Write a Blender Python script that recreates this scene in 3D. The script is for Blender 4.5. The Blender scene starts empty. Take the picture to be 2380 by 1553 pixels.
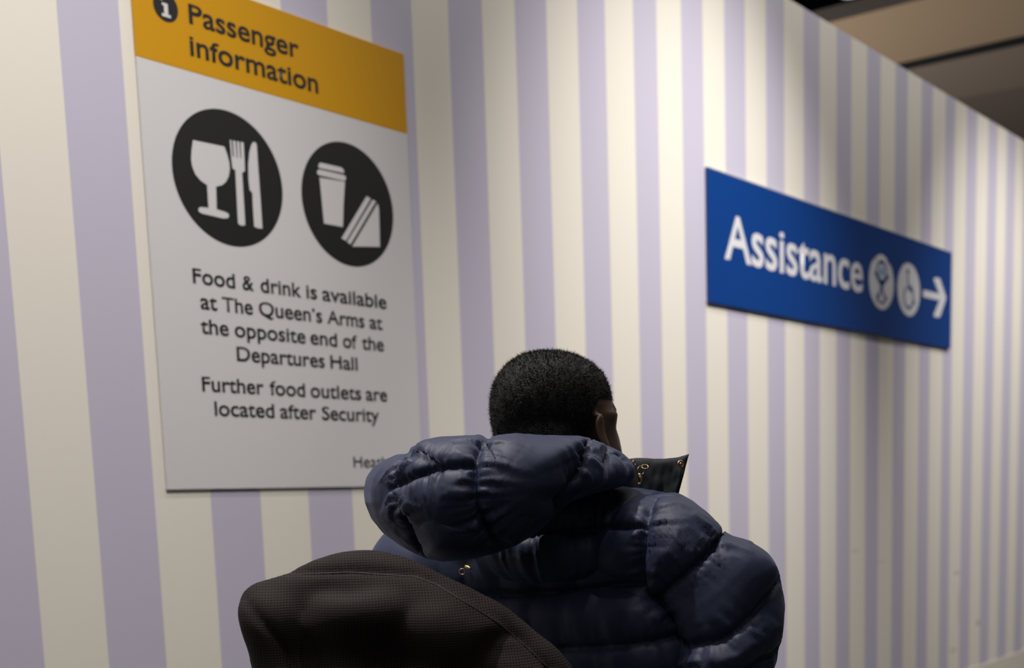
import bpy, bmesh, math, random
import numpy as np
from mathutils import Vector, Matrix, noise
from mathutils.bvhtree import BVHTree
from mathutils.kdtree import KDTree
from mathutils.geometry import tessellate_polygon

random.seed(7)
S = bpy.context.scene
COL = S.collection

# ------------------------------------------------------------------ camera
W_PX, H_PX = 2380.0, 1553.0
YAW, PITCH, ROLL, FPX = 0.8338174771, -0.1282456081, -0.0346595869, 2692.2963
CX, CY = 1190.0, 1521.0426
D = 2.2            # distance camera - wall (m)
CAMZ = 1.06        # camera height (m)


def basis():
    cy, sy, cp, sp, cr, sr = (math.cos(YAW), math.sin(YAW), math.cos(PITCH),
                              math.sin(PITCH), math.cos(ROLL), math.sin(ROLL))
    f = Vector((sy * cp, cy * cp, sp))
    ri = Vector((cy, -sy, 0))
    up = ri.cross(f)
    return cr * ri + sr * up, -sr * ri + cr * up, f


RI, UP, FW = basis()
CAM = Vector((0, 0, CAMZ))
cd = bpy.data.cameras.new('camera')
cam = bpy.data.objects.new('camera', cd)
COL.objects.link(cam)
M = Matrix.Identity(4)
for i in range(3):
    M[i][0], M[i][1], M[i][2], M[i][3] = RI[i], UP[i], -FW[i], CAM[i]
cam.matrix_world = M
cd.sensor_width = 36.0
cd.lens = 36.0 * FPX / W_PX
cd.shift_y = (CY - H_PX / 2) / W_PX
cd.clip_start = 0.05
cd.dof.use_dof = True
cd.dof.focus_distance = 1.50
cd.dof.aperture_fstop = 4.0
S.camera = cam

# ------------------------------------------------------------------ light
S.view_settings.view_transform = 'Standard'
S.view_settings.look = 'None'
S.view_settings.gamma = 1
S.view_settings.use_curve_mapping = False
S.view_settings.exposure = 0.0
wd = bpy.data.worlds.new('world')
S.world = wd
wd.use_nodes = True
bg = wd.node_tree.nodes['Background']
bg.inputs[0].default_value = (1.0, 0.95, 0.9, 1)
bg.inputs[1].default_value = 0.07


WHITE = (1, .955, .90)


def lamp(name, kind, loc, target, power, size=0.1, angle=70, blend=0.8, color=(1, .93, .84)):
    l = bpy.data.lights.new(name, kind)
    l.energy = power
    l.color = color
    if kind == 'SPOT':
        l.spot_size = math.radians(angle)
        l.spot_blend = blend
        l.shadow_soft_size = size
    elif kind == 'AREA':
        l.shape = 'DISK'
        l.size = size
    o = bpy.data.objects.new(name, l)
    COL.objects.link(o)
    o.location = loc
    o.rotation_euler = (Vector(target) - Vector(loc)).to_track_quat('-Z', 'Y').to_euler()
    return o


# row of ceiling spotlights washing the wall
for x, power in ((-1.6, 330), (.95, 400), (3.35, 600), (6.15, 480), (9.0, 420)):
    lamp('wall_washer', 'SPOT', (x, D - 2.2, 4.3), (x + .05, D, 1.30), power, .05, 47, 1.0, WHITE)
# unseen strip light added beside the wall to lift its dark zones from above
o = lamp('linear_fill', 'AREA', (3.0, 1.15, 4.35), (3.0, 1.45, 0.0), 95, 1, color=WHITE)
o.data.shape = 'RECTANGLE'; o.data.size = 9.5; o.data.size_y = .25
KEY = lamp('hall_downlight', 'SPOT', (0.62, 1.95, 4.3), (1.25, 1.1, 1.0), 430, .09, 40, .9, WHITE)
lamp('hall_light', 'AREA', (-1.2, -1.2, 4.3), (1.0, 1.8, 1.2), 12, 1.1, color=WHITE)
lamp('ceiling_fill', 'AREA', (7.5, 7.0, 1.6), (8.2, 5.5, 4.6), 230, 2.5)  # unseen area light added beyond the wall to brighten the ceiling panels

# ------------------------------------------------------------------ helpers


def W(px, py, d):
    """a point seen at pixel px, py and depth d metres, in the world"""
    return CAM + FW * d + RI * ((px - CX) / FPX * d) - UP * ((py - CY) / FPX * d)


def on_wall(px, py):
    r = FW + RI * ((px - CX) / FPX) - UP * ((py - CY) / FPX)
    p = CAM + r * (D / r.y)
    return p.x, p.z


def on_level(px, py, z):
    r = FW + RI * ((px - CX) / FPX) - UP * ((py - CY) / FPX)
    return CAM + r * ((z - CAMZ) / r.z)


RIn, UPn, FWn, CAMn = (np.array(v) for v in (RI, UP, FW, CAM))


def to_px(V):
    q = V - CAMn
    d = q @ FWn
    return CX + FPX * (q @ RIn) / d, CY - FPX * (q @ UPn) / d, d


def from_px(x, y, d):
    return CAMn + d[:, None] * (FWn + ((x - CX) / FPX)[:, None] * RIn - ((y - CY) / FPX)[:, None] * UPn)


def mat(name, col, rough=.6, metal=0, spec=.5):
    m = bpy.data.materials.new(name)
    m.use_nodes = True
    b = m.node_tree.nodes['Principled BSDF']
    b.inputs['Base Color'].default_value = (*col, 1)
    b.inputs['Roughness'].default_value = rough
    b.inputs['Metallic'].default_value = metal
    b.inputs['Specular IOR Level'].default_value = spec
    return m


def N(m, t, **kw):
    n = m.node_tree.nodes.new(t)
    for k, v in kw.items():
        setattr(n, k, v)
    return n


def LK(m, a, b):
    m.node_tree.links.new(a, b)


def add_bump(m, scale, strength, dist=.001, detail=4, coord='Object', stretch=None):
    b = m.node_tree.nodes['Principled BSDF']
    tc = N(m, 'ShaderNodeTexCoord')
    no = N(m, 'ShaderNodeTexNoise')
    no.inputs['Scale'].default_value = scale
    no.inputs['Detail'].default_value = detail
    if stretch:
        mp = N(m, 'ShaderNodeMapping')
        mp.inputs['Scale'].default_value = stretch
        LK(m, tc.outputs[coord], mp.inputs[0]); LK(m, mp.outputs[0], no.inputs['Vector'])
    else:
        LK(m, tc.outputs[coord], no.inputs['Vector'])
    bu = N(m, 'ShaderNodeBump')
    bu.inputs['Strength'].default_value = strength
    bu.inputs['Distance'].default_value = dist
    LK(m, no.outputs[0], bu.inputs['Height'])
    LK(m, bu.outputs[0], b.inputs['Normal'])
    return no


def mix_tint(m, col_a, col_b, scale, detail=3, lo=.35, hi=.65):
    b = m.node_tree.nodes['Principled BSDF']
    tc = N(m, 'ShaderNodeTexCoord'); no = N(m, 'ShaderNodeTexNoise')
    no.inputs['Scale'].default_value = scale; no.inputs['Detail'].default_value = detail
    LK(m, tc.outputs['Object'], no.inputs['Vector'])
    r = N(m, 'ShaderNodeValToRGB')
    r.color_ramp.elements[0].position = lo; r.color_ramp.elements[0].color = (*col_a, 1)
    r.color_ramp.elements[1].position = hi; r.color_ramp.elements[1].color = (*col_b, 1)
    LK(m, no.outputs[0], r.inputs[0]); LK(m, r.outputs[0], b.inputs['Base Color'])


def link(name, me, m=None, parent=None, smooth=False):
    o = bpy.data.objects.new(name, me)
    COL.objects.link(o)
    if m:
        me.materials.append(m)
    if parent:
        o.parent = parent
        o.matrix_parent_inverse = parent.matrix_world.inverted()
    if smooth:
        me.polygons.foreach_set('use_smooth', [True] * len(me.polygons))
    return o


def from_bm(name, bm, m=None, parent=None, smooth=False):
    bmesh.ops.recalc_face_normals(bm, faces=bm.faces)
    me = bpy.data.meshes.new(name)
    bm.to_mesh(me); bm.free()
    return link(name, me, m, parent, smooth)


def empty(name, loc, label, cat, group=None):
    o = bpy.data.objects.new(name, None)
    COL.objects.link(o)
    o.location = loc
    o.matrix_world = Matrix.Translation(loc)
    o['label'] = label; o['category'] = cat
    if group:
        o['group'] = group
    return o


def box_bm(x0, x1, y0, y1, z0, z1, bm=None, bevel=0):
    bm = bm or bmesh.new()
    r = bmesh.ops.create_cube(bm, size=1)
    bmesh.ops.scale(bm, vec=(x1 - x0, y1 - y0, z1 - z0), verts=r['verts'])
    bmesh.ops.translate(bm, vec=((x0 + x1) / 2, (y0 + y1) / 2, (z0 + z1) / 2), verts=r['verts'])
    if bevel:
        es = list({e for v in r['verts'] for e in v.link_edges})
        bmesh.ops.bevel(bm, geom=es, offset=bevel, segments=3, affect='EDGES', profile=.5)
    return bm


def struct(o):
    o['kind'] = 'structure'
    return o


# ------------------------------------------------------------------ materials
cream = mat('cream_vinyl', (.80, .76, .69), .55, spec=.25)
lilac = mat('lilac_vinyl', (.545, .515, .64), .55, spec=.25)
for m_ in (cream, lilac):
    add_bump(m_, 60, .12, .002, 5)


def scuffs_and_line(m, base):
    """faint rub marks and one thin dark line on the wall at their own places (x, z, half width, half height)"""
    b = m.node_tree.nodes['Principled BSDF']
    geo = N(m, 'ShaderNodeNewGeometry')
    sep = N(m, 'ShaderNodeSeparateXYZ')
    LK(m, geo.outputs['Position'], sep.inputs[0])
    total = None
    for px, py, hw, hh, a in ((1988, 1281, .05, .008, .25), (2045, 1306, .05, .008, .2), (2224, 1332, .05, .012, .4),
                              (2228, 1410, .012, .13, .38), (2273, 1448, .035, .02, .5), (2215, 1512, .06, .02, .25)):  # the tall narrow entry is a thin dark vertical line
        x, z = on_wall(px, py)
        def axis(out, c, h):
            s = N(m, 'ShaderNodeMath', operation='SUBTRACT'); s.inputs[1].default_value = c
            d = N(m, 'ShaderNodeMath', operation='DIVIDE'); d.inputs[1].default_value = h
            p = N(m, 'ShaderNodeMath', operation='MULTIPLY')
            LK(m, out, s.inputs[0]); LK(m, s.outputs[0], d.inputs[0])
            LK(m, d.outputs[0], p.inputs[0]); LK(m, d.outputs[0], p.inputs[1])
            return p.outputs[0]
        ad = N(m, 'ShaderNodeMath', operation='ADD')
        LK(m, axis(sep.outputs[0], x, hw), ad.inputs[0]); LK(m, axis(sep.outputs[2], z, hh), ad.inputs[1])
        mr = N(m, 'ShaderNodeMapRange')
        mr.inputs[1].default_value = 0; mr.inputs[2].default_value = 1
        mr.inputs[3].default_value = a; mr.inputs[4].default_value = 0
        LK(m, ad.outputs[0], mr.inputs[0])
        if total is None:
            total = mr.outputs[0]
        else:
            t = N(m, 'ShaderNodeMath', operation='ADD')
            LK(m, total, t.inputs[0]); LK(m, mr.outputs[0], t.inputs[1])
            total = t.outputs[0]
    mx = N(m, 'ShaderNodeMix', data_type='RGBA')
    LK(m, total, mx.inputs[0])
    mx.inputs[6].default_value = (*base, 1)
    mx.inputs[7].default_value = (.20, .19, .17, 1)
    LK(m, mx.outputs[2], b.inputs['Base Color'])


scuffs_and_line(cream, (.80, .76, .69))
scuffs_and_line(lilac, (.545, .515, .64))
board_white = mat('poster_white', (.66, .645, .665), .38, spec=.4)
board_yellow = mat('poster_yellow', (.60, .295, .006), .38, spec=.4)
ink_black = mat('ink_black', (.012, .012, .013), .45)
sign_blue = mat('sign_blue', (.002, .045, .235), .30, spec=.5)
sign_edge = mat('sign_edge', (.35, .36, .40), .4)
sign_white = mat('sign_white', (.72, .72, .76), .45)
icon_blue = mat('icon_blue', (.15, .36, .62), .5)
floor_m = mat('floor_stone', (.10, .097, .093), .35)
mix_tint(floor_m, (.08, .077, .073), (.12, .116, .11), 4)
ceil_m = mat('ceiling_beige', (.30, .225, .155), .6)
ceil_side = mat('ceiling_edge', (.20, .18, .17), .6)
ceil_grey = mat('ceiling_taupe', (.20, .165, .14), .6)
plenum_m = mat('plenum_gap_shade', (.012, .013, .018), .9)

# ------------------------------------------------------------------ the setting
EX = {-1: .48014, 0: .54175, 1: .60176, 2: .66413, 3: .72405, 4: .78589, 5: .84688, 6: .9085, 7: .9704, 8: 1.02972,
      9: 1.08779, 10: 1.14774, 11: 1.20894, 12: 1.27226, 13: 1.33243, 14: 1.39706, 15: 1.45402, 16: 1.51654,
      17: 1.57419, 18: 1.63527, 19: 1.69647, 20: 1.76115, 21: 1.82057, 22: 1.88734, 23: 1.94422, 24: 2.00812,
      25: 2.06502, 26: 2.12893, 27: 2.18614, 28: 2.25161, 29: 2.30766, 30: 2.37512, 31: 2.4302, 32: 2.49652,
      33: 2.54741, 34: 2.61296, 35: 2.67203, 36: 2.73787, 37: 2.79419, 38: 2.8546, 39: 2.91218, 40: 2.97049, 41: 3.027}
for k in range(-2, -24, -1):
    EX[k] = EX[k + 1] - .0610
for k in range(42, 68):
    EX[k] = EX[k - 1] + .0608
WZ0, WZ1 = CAMZ - .4124 * D, CAMZ + .8123 * D
WX0, WX1 = EX[-23] * D, EX[67] * D
bm = bmesh.new()
ks = sorted(EX)
lo = [bm.verts.new((EX[k] * D, D, WZ0)) for k in ks]
hi = [bm.verts.new((EX[k] * D, D, WZ1)) for k in ks]
lob = [bm.verts.new((v.co.x, D + .12, WZ0)) for v in lo]
hib = [bm.verts.new((v.co.x, D + .12, WZ1)) for v in hi]
for i, k in enumerate(ks[:-1]):
    f = bm.faces.new((lo[i], lo[i + 1], hi[i + 1], hi[i]))
    f.material_index = 1 if k % 2 == 0 else 0       # even edge: lilac stripe starts
    bm.faces.new((lob[i + 1], lob[i], hib[i], hib[i + 1]))
    bm.faces.new((hi[i], hi[i + 1], hib[i + 1], hib[i]))
    bm.faces.new((lo[i + 1], lo[i], lob[i], lob[i + 1]))
bm.faces.new((lo[0], hi[0], hib[0], lob[0]))
bm.faces.new((lo[-1], lob[-1], hib[-1], hi[-1]))
wall = from_bm('wall_back', bm, cream)
wall.data.materials.append(lilac)
struct(wall)
base = from_bm('baseboard_back', box_bm(WX0, WX1, D - .004, D + .12, 0, WZ0 - .0005, bevel=.0015), mat('skirting_cream', (.74, .70, .62), .45))
struct(base)
struct(from_bm('floor', box_bm(-6, 16, -6, 12, -.1, 0), floor_m))

ZC = 4.6


def level_line(a, b, z):
    p, q = on_level(*a, z), on_level(*b, z)
    return p, (q - p) / (q.y - p.y)


def slab(name, la, lb, z, th, m, side=None, y0=-1, y1=14):
    bm = bmesh.new()
    vs = []
    for (p, s), y in ((la, y0), (la, y1), (lb, y1), (lb, y0)):
        c = p + s * (y - p.y)
        vs.append(bm.verts.new((c.x, c.y, z)))
    top = [bm.verts.new((v.co.x, v.co.y, z + th)) for v in vs]
    bm.faces.new(vs); bm.faces.new(top[::-1])
    for i in range(4):
        bm.faces.new((vs[i], top[i], top[(i + 1) % 4], vs[(i + 1) % 4]))
    o = from_bm(name, bm, m)
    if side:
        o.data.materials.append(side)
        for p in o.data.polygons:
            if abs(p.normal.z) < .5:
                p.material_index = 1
    return o


la = level_line((1934, 51), (2115, 5), ZC)
lb = level_line((2086, 148), (2380, 82), ZC)
lc = level_line((2104, 163), (2380, 103), ZC)
ld = level_line((2231, 228), (2380, 201), ZC)
ceil_root = from_bm('ceiling', box_bm(-6, 22, -6, 14.5, 6.2, 6.3), plenum_m)
struct(ceil_root)


def cpart(o):
    o.parent = ceil_root
    return o


cpart(slab('panel', la, lb, ZC, .11, ceil_m, ceil_side))
cpart(slab('panel', lc, ld, ZC, .2, ceil_grey, plenum_m))  # sides coloured black: the shade in the gap is put into the colour
le = (ld[0] + Vector((6, 0, 0)), ld[1])
cpart(slab('panel', ld, le, ZC + .14, .1, mat('ceiling_far', (.17, .135, .12), .6)))
lamp_p = on_level(1978, -20, 6.0)
cl = empty('ceiling_lamp', lamp_p, 'small round white lamp in the dark ceiling above the wall', 'lamp')
bm = bmesh.new()
bmesh.ops.create_cone(bm, cap_ends=True, segments=32, radius1=.17, radius2=.15, depth=.12)
from_bm('housing', bm, mat('lamp_housing', (.1, .1, .1), .4), cl).matrix_world = Matrix.Translation(lamp_p + Vector((0, 0, .08)))
bm = bmesh.new()
bmesh.ops.create_uvsphere(bm, u_segments=24, v_segments=10, radius=.13)
bmesh.ops.scale(bm, vec=(1, 1, .3), verts=bm.verts)
em = mat('lamp_glow', (.7, .8, 1), .4)
em.node_tree.nodes['Principled BSDF'].inputs['Emission Color'].default_value = (.75, .85, 1, 1)
em.node_tree.nodes['Principled BSDF'].inputs['Emission Strength'].default_value = 1.0
from_bm('lens', bm, em, cl, True).matrix_world = Matrix.Translation(lamp_p)

# ------------------------------------------------------------------ signs


def plate(name, x0, x1, z0, z1, y0, th, m, parent, bevel=.0008):
    return from_bm(name, box_bm(x0, x1, y0 - th, y0, z0, z1, bevel=bevel), m, parent)


def poly_plate(name, pts, y0, th, m, parent):
    """flat cut-out on the wall; pts are wall coordinates (x, z)"""
    tris = tessellate_polygon([[Vector((x, z, 0)) for x, z in pts]])
    me = bpy.data.meshes.new(name)
    vs = [(x, y0 - th, z) for x, z in pts]
    fs = []
    for a, b, c in tris:
        (ax, _, az), (bx, _, bz), (cx, _, cz) = vs[a], vs[b], vs[c]
        fs.append((a, b, c) if (bx - ax) * (cz - az) - (bz - az) * (cx - ax) > 0 else (a, c, b))
    me.from_pydata(vs, [], fs)
    return link(name, me, m, parent)


def px_poly(name, pts, y0, th, m, parent, conv):
    return poly_plate(name, [on_wall(*conv(*p)) for p in pts], y0, th, m, parent)


def ring_poly(name, cx, cz, r0, r1, y0, th, m, parent, a0=0, a1=360, n=48, sx=1):
    bm = bmesh.new()
    full = a1 - a0 >= 360
    A = [math.radians(a0 + (a1 - a0) * i / n) for i in range(n + (0 if full else 1))]
    o_ = [bm.verts.new((cx + sx * r1 * math.cos(a), y0 - th, cz + r1 * math.sin(a))) for a in A]
    i_ = [bm.verts.new((cx + sx * r0 * math.cos(a), y0 - th, cz + r0 * math.sin(a))) for a in A]
    for k in range(len(A) if full else len(A) - 1):
        j = (k + 1) % len(A)
        bm.faces.new((o_[k], o_[j], i_[j], i_[k]))
    return from_bm(name, bm, m, parent)


def text_mesh(body, bold):
    c = bpy.data.curves.new('t', 'FONT')
    c.body = body
    c.offset = bold
    c.resolution_u = 6
    c.space_character = 1.0
    o = bpy.data.objects.new('t', c)
    COL.objects.link(o)
    me = bpy.data.meshes.new_from_object(o.evaluated_get(bpy.context.evaluated_depsgraph_get()))
    bpy.data.objects.remove(o)
    return me


def _cap(bold):
    me = text_mesh('H', bold)
    return max(v.co.y for v in me.vertices)


def word(body, xl, xr, zb, cap, y, m, parent, bold=.012, name='lettering'):
    """word between wall x xl..xr, baseline zb, cap height cap (metres)"""
    me = text_mesh(body, bold)
    n = len(me.vertices)
    co = np.empty(n * 3); me.vertices.foreach_get('co', co); co = co.reshape(-1, 3)
    x0, x1 = co[:, 0].min(), co[:, 0].max()
    k = cap / _cap(bold)
    out = np.empty_like(co)
    out[:, 0] = xl + (co[:, 0] - x0) / (x1 - x0) * (xr - xl)
    out[:, 1] = y
    yy = co[:, 1] * k / cap           # taller lower-case letters, as on the signs
    g, t = .655, .735
    yy = np.where(yy <= 0, yy, np.where(yy < g, yy * t / g, t + (yy - g) * (1 - t) / (1 - g)))
    out[:, 2] = zb + yy * cap
    me.vertices.foreach_set('co', out.ravel())
    me.name = name
    return link(name, me, m, parent)


# --- passenger information poster
PX0, PX1 = .6145 * D, .9530 * D
PZ0, PZ1, PY = CAMZ + .0258 * D, CAMZ + .5058 * D, CAMZ + .4200 * D
PZT = PZ1
poster = empty('information_poster', (PX0, D - .003, PZ0), 'white passenger information poster with yellow header and black food icons', 'poster')
TH = .006
plate('board', PX0, PX1, PZ0, PY, D - .0015, TH - .0015, board_white, poster)
plate('header', PX0, PX1, PY + .0005, PZT, D - .0015, TH - .0015, board_yellow, poster)
FY = D - TH
c4 = lambda x, y: (290 + x / 2.504, y / 2.504)
c5 = lambda x, y: (290 + x / 2.5886, 580 + y / 2.5886)
c6 = lambda x, y: (1600 + x / 3.236, 360 + y / 3.236)
DR = .0642 * D
disc_c = []
for (l, r, t, b) in ((395.4, 652.6, 254, 575), (696.1, 910.2, 330.7, 620.6)):
    best = None
    # centre of the circle of radius DR whose outline has these extents
    th_ = np.linspace(0, 2 * np.pi, 90)
    c = on_wall((l + r) / 2, (t + b) / 2)
    c = np.array(c)
    for _ in range(12):
        V = np.stack([c[0] + DR * np.cos(th_), np.full(90, D), c[1] + DR * np.sin(th_)], 1)
        x, y, d = to_px(V)
        ex = (l + r) / 2 - (x.min() + x.max()) / 2
        ey = (t + b) / 2 - (y.min() + y.max()) / 2
        w0, w1 = on_wall((l + r) / 2, (t + b) / 2), on_wall((l + r) / 2 + ex, (t + b) / 2 + ey)
        c = c + np.array([w1[0] - w0[0], w1[1] - w0[1]])
    disc_c.append(c)
for c in disc_c:
    ring_poly('pictogram_disc', c[0], c[1], .0001, DR, FY, .0006, ink_black, poster, n=96)
ic = on_wall(381, 18)
ir = (on_wall(409.3, 20)[0] - on_wall(352, 14)[0]) / 2
ring_poly('pictogram_disc', ic[0], ic[1], .0001, ir, FY, .0006, ink_black, poster, n=64)
ii = lambda pts: poly_plate('letter_i', [(ic[0] + a * ir, ic[1] + b * ir) for a, b in pts], FY, .0012, board_white, poster)
ii([(-.30, .22), (.16, .22), (.16, -.50), (.36, -.50), (.36, -.70), (-.36, -.70), (-.36, -.50), (-.16, -.50), (-.16, .04), (-.30, .04)])
ring_poly('letter_i', ic[0] - .01, ic[1] + .55 * ir, .0001, .19 * ir, FY, .0012, board_white, poster, n=24)
cut = lambda nm, pts: px_poly(nm, pts, FY, .0012, board_white, poster, c4)
cut('glass_symbol', [(386, 820), (568, 858), (584, 900), (597, 950), (600, 990), (594, 1030), (578, 1062), (555, 1082), (520, 1090),
                     (524, 1222), (575, 1238), (592, 1248), (596, 1262), (588, 1274), (560, 1275), (440, 1247), (420, 1236), (417, 1220), (428, 1209), (476, 1214),
                     (468, 1082), (430, 1055), (400, 1020), (382, 975), (375, 930), (378, 875)])
cut('fork_symbol', [(600, 818), (609, 820), (617, 915), (624, 918), (618, 822), (633, 826), (641, 922), (646, 923), (641, 826), (655, 830), (662, 925), (667, 926),
                    (663, 830), (680, 835), (686, 940), (688, 1000), (672, 1010), (680, 1150), (690, 1314), (668, 1318), (648, 1305), (640, 1150), (632, 995), (616, 985), (609, 930)])
cut('knife_symbol', [(742, 831), (752, 835), (757, 850), (764, 960), (778, 1150), (790, 1335), (762, 1332), (742, 1322), (734, 1200), (731, 1128), (716, 1110), (709, 1050), (707, 960), (714, 890), (724, 850), (733, 834)])
cut('cup_symbol', [(1122, 1037), (1270, 1062), (1262, 1190), (1258, 1325), (1148, 1304), (1136, 1180)])
cut('cup_symbol', [(1108, 998), (1120, 990), (1262, 1022), (1276, 1034), (1274, 1052), (1262, 1056), (1120, 1024), (1108, 1014)])
cut('cup_symbol', [(1122, 952), (1134, 952), (1248, 978), (1262, 990), (1266, 1010), (1256, 1010), (1122, 982), (1114, 972)])
cut('sandwich_symbol', [(1396, 1145), (1420, 1160), (1276, 1405), (1250, 1390)])
cut('sandwich_symbol', [(1430, 1166), (1451, 1176), (1303, 1426), (1282, 1412)])
cut('sandwich_symbol', [(1460, 1188), (1468, 1215), (1474, 1440), (1312, 1438)])

LY = FY - .0008
FB = .014


def wline(words, conv, base_pts, cap, m, parent, bold=FB, y=LY):
    zb = sum(on_wall(*p)[1] for p in base_pts) / len(base_pts)
    for t, xl, yl, xr, yr in words:
        word(t, on_wall(*conv(xl, yl))[0], on_wall(*conv(xr, yr))[0], zb, cap, y, m, parent, bold)


zP, zPt = on_wall(438.6, 60)[1], on_wall(435.8, 14)[1]
capH = (zPt - zP) * 1.0
wline([('Passenger', 362, 90, 1003, 300)], c4, [(438.6, 60), (689, 134)], capH, ink_black, poster)
wline([('information', 368, 270, 1114, 490)], c4, [(441.8, 131.8), (734.5, 217)], capH, ink_black, poster)
capB = (on_wall(444.5, 623)[1] - on_wall(444.5, 657)[1])
L = wline
L([('Food', 398, 160, 652, 190), ('&', 697, 210, 765, 225), ('drink', 806, 220, 1050, 250), ('is', 1082, 270, 1146, 275), ('available', 1178, 280, 1564, 330)],
  c5, [(444.5, 657), (541, 670), (694, 694.5)], capB, ink_black, poster)
L([('at', 445, 330, 546, 340), ('The', 576, 340, 760, 365), ('Queen\u2019s', 797, 370, 1177, 415), ('Arms', 1207, 420, 1431, 450), ('at', 1462, 460, 1540, 465)],
  c5, [(462, 718), (600 / 2.5886 + 290, 725), (884, 768)], capB, ink_black, poster)
L([('the', 447, 480, 615, 490), ('opposite', 651, 500, 1077, 540), ('end', 1106, 550, 1267, 560), ('of', 1302, 570, 1387, 575), ('the', 1416, 580, 1548, 590)],
  c5, [(471.6, 775), (718, 802), (888, 817)], capB, ink_black, poster)
L([('Departures', 664, 640, 1192, 680), ('Hall', 1227, 690, 1390, 700)], c5, [(547, 839), (764, 856.5), (826, 862)], capB, ink_black, poster)
L([('Further', 455, 820, 826, 840), ('food', 862, 840, 1074, 850), ('outlets', 1107, 860, 1412, 880), ('are', 1440, 885, 1568, 890)],
  c5, [(466, 909), (704, 923), (895, 934)], capB, ink_black, poster)
L([('located', 530, 960, 889, 980), ('after', 924, 985, 1142, 995), ('Security', 1176, 1000, 1520, 1015)], c5, [(495, 966), (647, 973), (745, 976)], capB, ink_black, poster)
L([('Heathrow', 1366, 1280, 1712, 1285)], c5, [(818, 1087)], (on_wall(818, 1062)[1] - on_wall(818, 1087)[1]), ink_black, poster, bold=.004)

# --- blue assistance sign
SX0, SX1, SZ0, SZ1 = 1.5752 * D, 2.5258 * D, CAMZ + .2988 * D, CAMZ + .4968 * D
sign = empty('assistance_sign', (SX0, D, SZ0), 'blue assistance sign with white lettering, two round icons and right arrow', 'sign')
plate('board', SX0, SX1, SZ0, SZ1, D, .012, sign_blue, sign, .001)
plate('edge_trim', SX0, SX1, SZ1, SZ1 + .004, D, .0125, sign_edge, sign, .0005)
SY = D - .012
sy = SY - .0008
zA, zAt = on_wall(1677, 601)[1], on_wall(1702, 504)[1]
word('Assistance', on_wall(1677, 590)[0], on_wall(1998.6, 650)[0], zA, zAt - zA, sy, sign_white, sign, .013)


def disc_from(l, r, t, b):
    x, z = on_wall((l + r) / 2, (t + b) / 2)
    zz0, zz1 = on_wall((l + r) / 2, t)[1], on_wall((l + r) / 2, b)[1]
    return x, z, (zz0 - zz1) / 2


for i, e in enumerate(((2013.5, 2071, 592, 722), (2079.6, 2132, 612, 737.6))):
    x, z, r = disc_from(*e)
    x0, x1 = on_wall(e[0], (e[2] + e[3]) / 2)[0], on_wall(e[1], (e[2] + e[3]) / 2)[0]
    rr = r * .98
    sxx = (x1 - x0) / 2 / rr
    ring_poly('pictogram_disc', x, z, .0001, rr, SY, .0008, sign_white, sign, n=64, sx=sxx)
    y2 = SY - .0008
    cutb = lambda pts, m=sign_blue: poly_plate('pictogram', [(x + a * rr * sxx, z + b * rr) for a, b in pts], y2, .0006, m, sign)
    rg = lambda cx, cz, r0, r1, m=sign_blue, a0=0, a1=360: ring_poly('pictogram', x + cx * rr * sxx, z + cz * rr, r0 * rr, r1 * rr, y2, .0006, m, sign, a0, a1, 32, sxx)
    if i == 0:      # person asking for help: eye above, figure below
        rg(0, .38, .30, .42, sign_blue)
        rg(0, .38, .001, .17, icon_blue)
        rg(0, .42, .62, .68, sign_blue, 25, 155)
        cutb([(-.62, .30), (-.52, .34), (-.02, -.04), (.52, .34), (.62, .28), (.10, -.16), (.22, -.42), (.40, -.62), (.32, -.70), (.06, -.42),
              (0, -.22), (-.10, -.46), (-.36, -.74), (-.44, -.66), (-.22, -.40), (-.10, -.16)])
        rg(0, -.30, .42, .50, sign_blue, 200, 340)
    else:           # wheelchair user
        rg(-.12, .66, .001, .11)
        cutb([(-.20, .50), (-.06, .50), (-.02, .18), (.26, .18), (.26, .08), (-.01, .06), (.0, -.04), (.30, -.04), (.44, -.52), (.58, -.46), (.56, -.38), (.50, -.40), (.38, .06), (-.10, .06)])
        rg(-.02, -.28, .36, .46, sign_blue, 120, 350)
px_poly('arrow', [(1745, 1018), (1866, 1048), (1822, 935), (1845, 925), (1872, 935), (1918, 1080), (1872, 1222), (1845, 1228), (1822, 1212), (1868, 1098), (1745, 1072)],
        SY, .0008, sign_white, sign, c6)
# ------------------------------------------------------------------ soft shapes
# A soft body is grown from a chain of balls, melted into one skin, then
# shaped by quilting seams that pull the skin in.


def chain(a, ra, b, rb, n=None):
    a, b = Vector(a), Vector(b)
    L = (b - a).length
    n = n or max(2, int(L / (min(ra, rb) * .35)) + 1)
    return [(a.lerp(b, i / (n - 1)), ra + (rb - ra) * i / (n - 1)) for i in range(n)]


_unit = {}


def unit_sphere(sub):
    if sub not in _unit:
        bm = bmesh.new()
        bmesh.ops.create_icosphere(bm, subdivisions=sub, radius=1)
        bm.verts.ensure_lookup_table()
        _unit[sub] = (np.array([v.co for v in bm.verts]), np.array([[v.index for v in f.verts] for f in bm.faces]))
        bm.free()
    return _unit[sub]


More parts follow.
